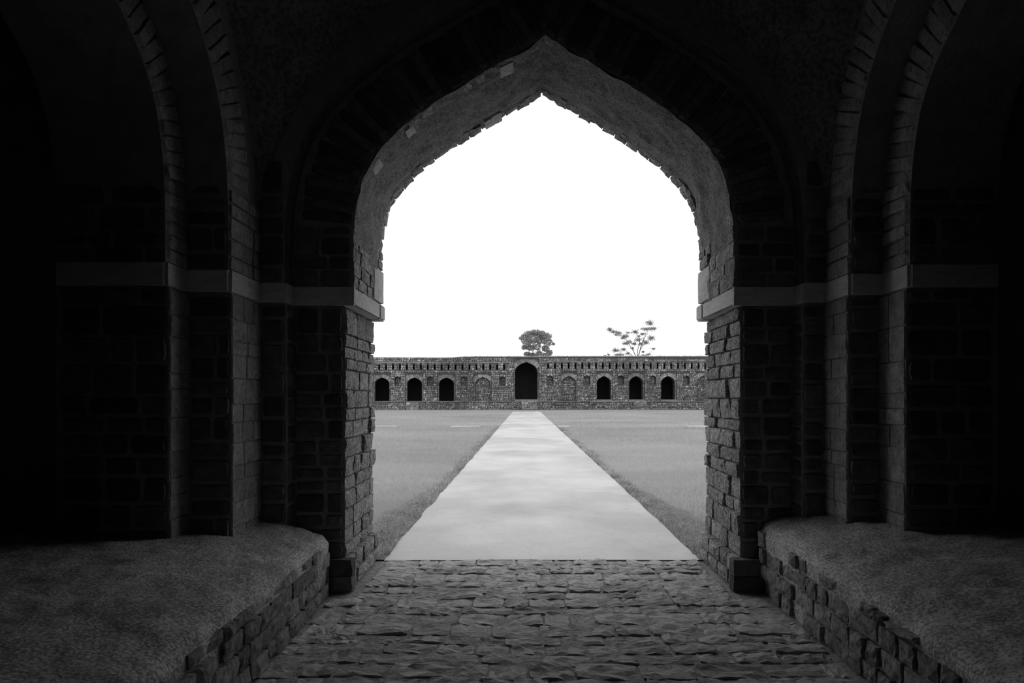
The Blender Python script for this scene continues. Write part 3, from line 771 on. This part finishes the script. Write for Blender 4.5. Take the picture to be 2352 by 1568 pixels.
for kind, pr, lp in panels:
    PD = .04 if kind == 'niche' else .16
    m = MB(); k = len(lp) // 2
    m.plate(rect(pr), [lp], lambda a, b: (a, PD, b))
    for (a, b), (c, d) in zip(rect(pr), rect(pr)[1:] + rect(pr)[:1]): m.quad((a, 0, b), (c, 0, d), (c, PD, d), (a, PD, b))
    depth = {'gate': 1.3, 'doorway': 1.1, 'blind_arch': .5, 'niche': .55}[kind]
    m.strip([[(x, PD, z) for x, z in lp + lp[:1]], [(x, PD + depth, z) for x, z in lp + lp[:1]]])
    o = m.build(kind, M['farmortar'], far)
    yb = PD + depth
    m2 = MB(); x0, x1 = lp[0][0], lp[-1][0]; zb, za = lp[0][1], lp[k][1]
    if kind in ('gate', 'doorway'):                                  # a dark vaulted room behind the doorway
        rx0, rx1, rz = x0 - .8, x1 + .8, za + .3
        m2.plate([(rx0, zb), (rx1, zb), (rx1, rz), (rx0, rz)], [[(x, z + .001 * (z == zb)) for x, z in lp]], lambda a, b: (a, yb, b))
        y2 = yb + 4.0
        m2.quad((rx0, y2, zb), (rx1, y2, zb), (rx1, y2, rz), (rx0, y2, rz)); m2.quad((rx0, yb, zb), (rx1, yb, zb), (rx1, y2, zb), (rx0, y2, zb))
        m2.quad((rx0, yb, rz), (rx1, yb, rz), (rx1, y2, rz), (rx0, y2, rz)); m2.quad((rx0, yb, zb), (rx0, y2, zb), (rx0, y2, rz), (rx0, yb, rz)); m2.quad((rx1, yb, zb), (rx1, y2, zb), (rx1, y2, rz), (rx1, yb, rz))
        m2.build('room', M['farroom'], o)
    else:
        m2.plate([(p[0], p[1]) for p in lp], [], lambda a, b: (a, yb, b)); m2.build('back_wall', M['farmortar'], o)
        for a, b, w, h in courses(x0 + .02, x1 - .02, zb, za - .05, (.14, .27), (.18, .42), lambda z: [(-99, line_block(lp)(z)[0][0]), (line_block(lp)(z)[0][1], 99)] if line_block(lp)(z) else [(-99, 99)], R2): far_stone(a, b, w, h, yb)
    lpb = line_block(lp)
    for a, b, w, h in courses(pr[0] + .02, pr[1] - .02, pr[2], pr[3] - .004, (.13, .26), (.16, .4), lpb, R2):
        if w > .10: far_stone(a, b, w, h, PD)
    # ring of thin pale voussoirs, joined
    if kind != 'niche' or True:
        vb = MB(); rw = .32 if kind == 'niche' else (.62 if kind == 'gate' else .5)
        line = lp[1:-1]; pts, st = resample(offset_line(line, rw / 2 + .02), .15)
        for p, t in pts:
            if p.y < lp[1][1] + (.2 if kind != 'niche' else .1): continue
            if p.x - .05 < pr[0] or p.x + .05 > pr[1]: continue
            r_ = Vector((-t.y, t.x)); c = Vector(p); hh = rw / 2
            while (c + r_ * hh).y > pr[3] - .03 and hh > .1: hh -= .03
            q = [c - t * st * .42 - r_ * rw / 2, c + t * st * .42 - r_ * rw / 2, c + t * st * .42 + r_ * hh, c - t * st * .42 + r_ * hh]
            tt = R2.uniform(.8, 1.7)
            vb.add([(v.x, PD - .09, v.y) for v in q] + [(v.x, PD, v.y) for v in q], [(0, 1, 2, 3), (4, 5, 1, 0), (5, 6, 2, 1), (6, 7, 3, 2), (7, 4, 0, 3)], tt)
        setp(vb.build('voussoirs', M['farstone'], o, tint=True), kind='stuff')
for x0, x1, z0, z1 in slit_r:
    m = MB(); lp = rect((x0, x1, z0, z1))
    m.strip([[(x, 0, z) for x, z in lp + lp[:1]], [(x, 1.1, z) for x, z in lp + lp[:1]]]); m.quad(*[(x, 1.1, z) for x, z in lp])
    m.build('slit', M['farroom'], far)
# string course under the parapet
m = MB(); zs_ = loc(1000, 832.5)[1]
x = XA
while x < XB:
    w = R2.uniform(.5, 1.3); gx0 = panels[0][1][0]; gx1 = panels[0][1][1]
    if not (gx0 - w < x < gx1): m.box(x, x + w - .02, -.12, .0, zs_ - .05 + R2.uniform(-.02, .02) + .012 * max(0, x + 8), zs_ + .05 + .012 * max(0, x + 8), R2.uniform(.7, 1.3))
    x += w
setp(m.build('string_course', M['farstone'], far, tint=True), kind='stuff')
# plinth with projecting kerb
PY = -1.1
m = MB(); m.box(XA, XB, PY, 0, -.2, ZP - .0)
m.build('plinth', M['farmortar'], far)
for a, b, w, h in courses(XA, XB, 0, ZP - .12, (.14, .28), (.18, .5), None, R2): far_stone(a, b, w, h, PY)
m = MB(); x = XA
while x < XB:
    w = R2.uniform(.6, 1.6); m.box(x, x + w - .02, PY - .14, 0.02, ZP - .08, ZP + R2.uniform(.0, .04), R2.uniform(.6, 1.3)); x += w
setp(m.build('kerb_stones', M['farstone'], far, tint=True), kind='stuff')
def stair(u0, u1, n, ztop, y0, tread):
    x0 = loc(u0, 930)[0]; x1 = loc(u1, 930)[0]
    for k in range(n):
        m = MB(); z1 = ztop * (1 - k / n); m.box(x0, x1, y0 - tread * (k + 1), y0 - tread * k, -.1, z1, R2.uniform(.7, 1.0))
        m.build('step', M['farstone'], far, tint=True)
        for a, b, w, h in courses(x0, x1, max(0, ztop * (1 - (k + 1) / n)), z1, (.2, .3), (.25, .6), None, R2): far_stone(a, b, w, h, y0 - tread * (k + 1))
stair(1196, 1231, 5, ZP + .1, PY, .36); stair(1450, 1479, 5, ZP - .02, PY, .33); stair(936, 964, 3, ZP - .15, PY, .3)
setp(sb.build('rubble_stones', M['farstone'], far, tint=True), kind='stuff')
# door sills and stepped stairs
for kind, pr, lp in panels:
    if kind in ('gate', 'doorway') and lp[0][1] > ZP + .02:
        m = MB(); m.box(lp[0][0] - .1, lp[-1][0] + .1, -.35, PD + .3, ZP, lp[0][1]); m.build('sill', M['fartop'], far)
# flat earth roof with ragged dry growth along the edge
m = MB(); rows = []
for i in range(150):
    x = XA + (XB - XA) * i / 149; t = topz(x); e = .05 * noise.noise((x * 1.7, 0, 0)) + .03 * noise.noise((x * 6, 0, 0))
    rows.append([(x, -.06, t - .12), (x, -.08, t - .02 + e), (x, .5, t + .03 + e), (x, 7, t + .1), (x, 7.2, 0)])
m.strip(rows); m.build('roof', M['fartop'], far)
nb = 2600; bx = rng.uniform(-9, 28, nb); tz = np.array([topz(q) for q in bx])
Vb = blades(bx, rng.uniform(-.05, .6, nb), rng.uniform(.03, .16, nb) * rng.choice([1, 1, 1, 2], nb), np.full(nb, .05), .6); Vb[:, :, 2] += tz[:, None]
setp(link('roof_grass', tris_mesh('roof_grass', Vb, M['grass'], rng.uniform(0, 1, nb)), far), kind='stuff')

# ------------------------------------------------------------------ trees behind the range
def tube(mb, pts, r0, r1, n=6):
    rows = []
    for i, p in enumerate(pts):
        p = Vector(p); a = Vector(pts[max(i - 1, 0)]); b = Vector(pts[min(i + 1, len(pts) - 1)]); d = (b - a).normalized()
        X = d.cross(Vector((0, 1, .01))).normalized(); Y = d.cross(X); r = r0 + (r1 - r0) * i / (len(pts) - 1)
        rows.append([p + (X * math.cos(2 * math.pi * k / n) + Y * math.sin(2 * math.pi * k / n)) * r for k in range(n + 1)])
    mb.strip(rows)
def leaves(clumps, per, size, loose=False):
    Vs = []; T = []
    for (x, y, z, rx, ry, rz, dens) in clumps:
        n = int(per * dens)
        d = rng.normal(0, 1, (n, 3)); d /= np.linalg.norm(d, axis=1)[:, None]; r = np.abs(rng.normal(0, .62, n)) if loose else rng.uniform(.25, 1.08, n) ** .6
        c = np.stack([x + d[:, 0] * r * rx, y + d[:, 1] * r * ry, z + d[:, 2] * r * rz], 1)
        a = rng.normal(0, 1, (n, 3)); a /= np.linalg.norm(a, axis=1)[:, None]; b = np.cross(a, rng.normal(0, 1, (n, 3))); b /= np.linalg.norm(b, axis=1)[:, None]
        s = rng.uniform(.6, 1.3, n)[:, None] * size
        Vs.append(np.stack([c - a * s, c + a * s, c + b * s * .8], 1)); Vs.append(np.stack([c - a * s, c + a * s, c - b * s * .8], 1))
        t = np.clip(rng.normal(.5, .25, n), 0, 1); T += [t, t]
    return np.concatenate(Vs), np.concatenate(T)
YT = 104.0
def tp(u, v, dy=0): x, z = px(u, v, YT); return Vector((x, YT + dy, z))
def tree(name, label, base_u, stems, clumps_px, per, size, loose=False):
    b = tp(base_u, 818); root = bpy.data.objects.new(name, None); COL.objects.link(root); root.location = (b.x, YT, 0)
    setp(root, label, 'tree')
    o = Vector((b.x, YT, 0))
    mb = MB(); tube(mb, [Vector((0, 0, -.1)), Vector((.1, 0, 3)), tp(base_u, 826) - o], .3, .2, 8); mb.build('trunk', M['bark'], root, smooth=True)
    for st in stems:
        mb = MB(); pts = [tp(u, v, dy) - o for u, v, dy in st]; tube(mb, [Vector((p.x, p.y, p.z)) for p in pts], .085, .02); mb.build('branch', M['bark'], root, smooth=True)
    cl = []
    for u, v, wu, wv, dn in clumps_px:
        p = tp(u, v, random.uniform(-.8, .8)) - o; s = YT / F; cl.append((p.x, p.y, p.z, wu * s, wu * s * .9, wv * s, dn))
    V, T = leaves(cl, per, size, loose); setp(link('foliage', tris_mesh('foliage', V, M['leaf'], T), root), kind='stuff')
c2 = lambda x, y: (1240 + x * .1658, 720 + y * .1658)
c1 = lambda x, y: (860 + x * .1658, 720 + y * .1658)
A = []
for x, y, w, h, d in ((2080, 330, 70, 55, 1), (2150, 280, 85, 50, 1.2), (2230, 265, 80, 45, 1.2), (2300, 280, 70, 50, 1), (2385, 320, 75, 60, 1.1), (2110, 400, 75, 55, 1), (2200, 360, 90, 60, 1.2),
                      (2290, 370, 80, 55, .9), (2400, 400, 70, 60, 1), (2080, 470, 45, 35, .5), (2160, 470, 70, 45, .7), (2250, 470, 60, 50, .6), (2370, 480, 60, 50, .8), (2420, 545, 50, 45, .8),
                      (2280, 545, 60, 40, .5), (2120, 560, 55, 30, .8), (2180, 575, 60, 30, .7), (2240, 590, 50, 30, .6), (2360, 580, 70, 30, .8), (2480, 420, 25, 15, .15), (2030, 340, 30, 20, .2)):
    u, v = c1(x, y); A.append((u, v, w * .1658, h * .1658, d))
tree('tree', 'dense round-crowned tree rising behind the range above its central gate', 1227,
     [[(1227, 827, 0), (1223, 806, .2), (1210, 786, .5)], [(1227, 827, 0), (1226, 800, 0), (1228, 772, 0)], [(1228, 827, 0), (1235, 806, -.3), (1246, 782, -.6)], [(1226, 827, 0), (1214, 812, .3), (1204, 806, .6)]], A, 400, .12)
B = []
for x, y, w, h, d in ((970, 215, 40, 32, .6), (1020, 245, 40, 20, .4), (1085, 262, 62, 30, .8), (1060, 300, 45, 20, .4), (1180, 318, 66, 28, .9), (1150, 345, 40, 15, .3), (1185, 420, 66, 24, .8), (1330, 250, 48, 34, .7),
                      (1220, 270, 35, 14, .25), (1425, 282, 40, 20, .4), (1360, 315, 30, 15, .2), (1535, 345, 56, 34, .9), (1480, 395, 52, 36, .8), (1490, 210, 105, 24, 1), (1570, 205, 58, 26, .7), (1530, 130, 52, 34, .8), (1490, 115, 25, 18, .2),
                      (1240, 385, 50, 28, .5), (1350, 370, 70, 40, .6), (1300, 420, 40, 25, .4), (1390, 420, 50, 25, .4), (1045, 510, 60, 32, .8), (1100, 570, 95, 22, .9), (1165, 490, 40, 18, .35), (1215, 555, 35, 20, .3), (1570, 490, 40, 14, .3), (1515, 560, 48, 20, .4),
                      (1285, 480, 35, 22, .25), (1430, 530, 30, 20, .2), (950, 570, 22, 12, .2), (900, 580, 30, 8, .15), (1420, 580, 40, 14, .2)):
    u, v = c2(x, y); B.append((u, v, w * .1658, h * .1658, d))
def ST(*q): return [(*c2(x, y), d) for x, y, d in q]
tree('tree', 'sparse tree with spreading bare stems and layered leaf clumps behind the range', 1464,
     [ST((1350, 640, 0), (1300, 520, .2), (1240, 420, .4), (1180, 330, .6), (1000, 225, .8)), ST((1350, 640, 0), (1355, 500, 0), (1385, 390, 0), (1330, 260, .2)), ST((1350, 640, 0), (1380, 520, -.2), (1450, 400, -.3), (1540, 340, -.5)),
      ST((1355, 640, 0), (1400, 460, 0), (1450, 310, .2), (1520, 140, .3)), ST((1345, 640, 0), (1260, 560, .4), (1200, 510, .6), (1050, 515, .8)), ST((1355, 640, 0), (1400, 450, 0), (1490, 250, -.2), (1570, 205, -.3)), ST((1355, 660, 0), (1470, 590, -.4), (1570, 490, -.6))], B, 430, .10, True)
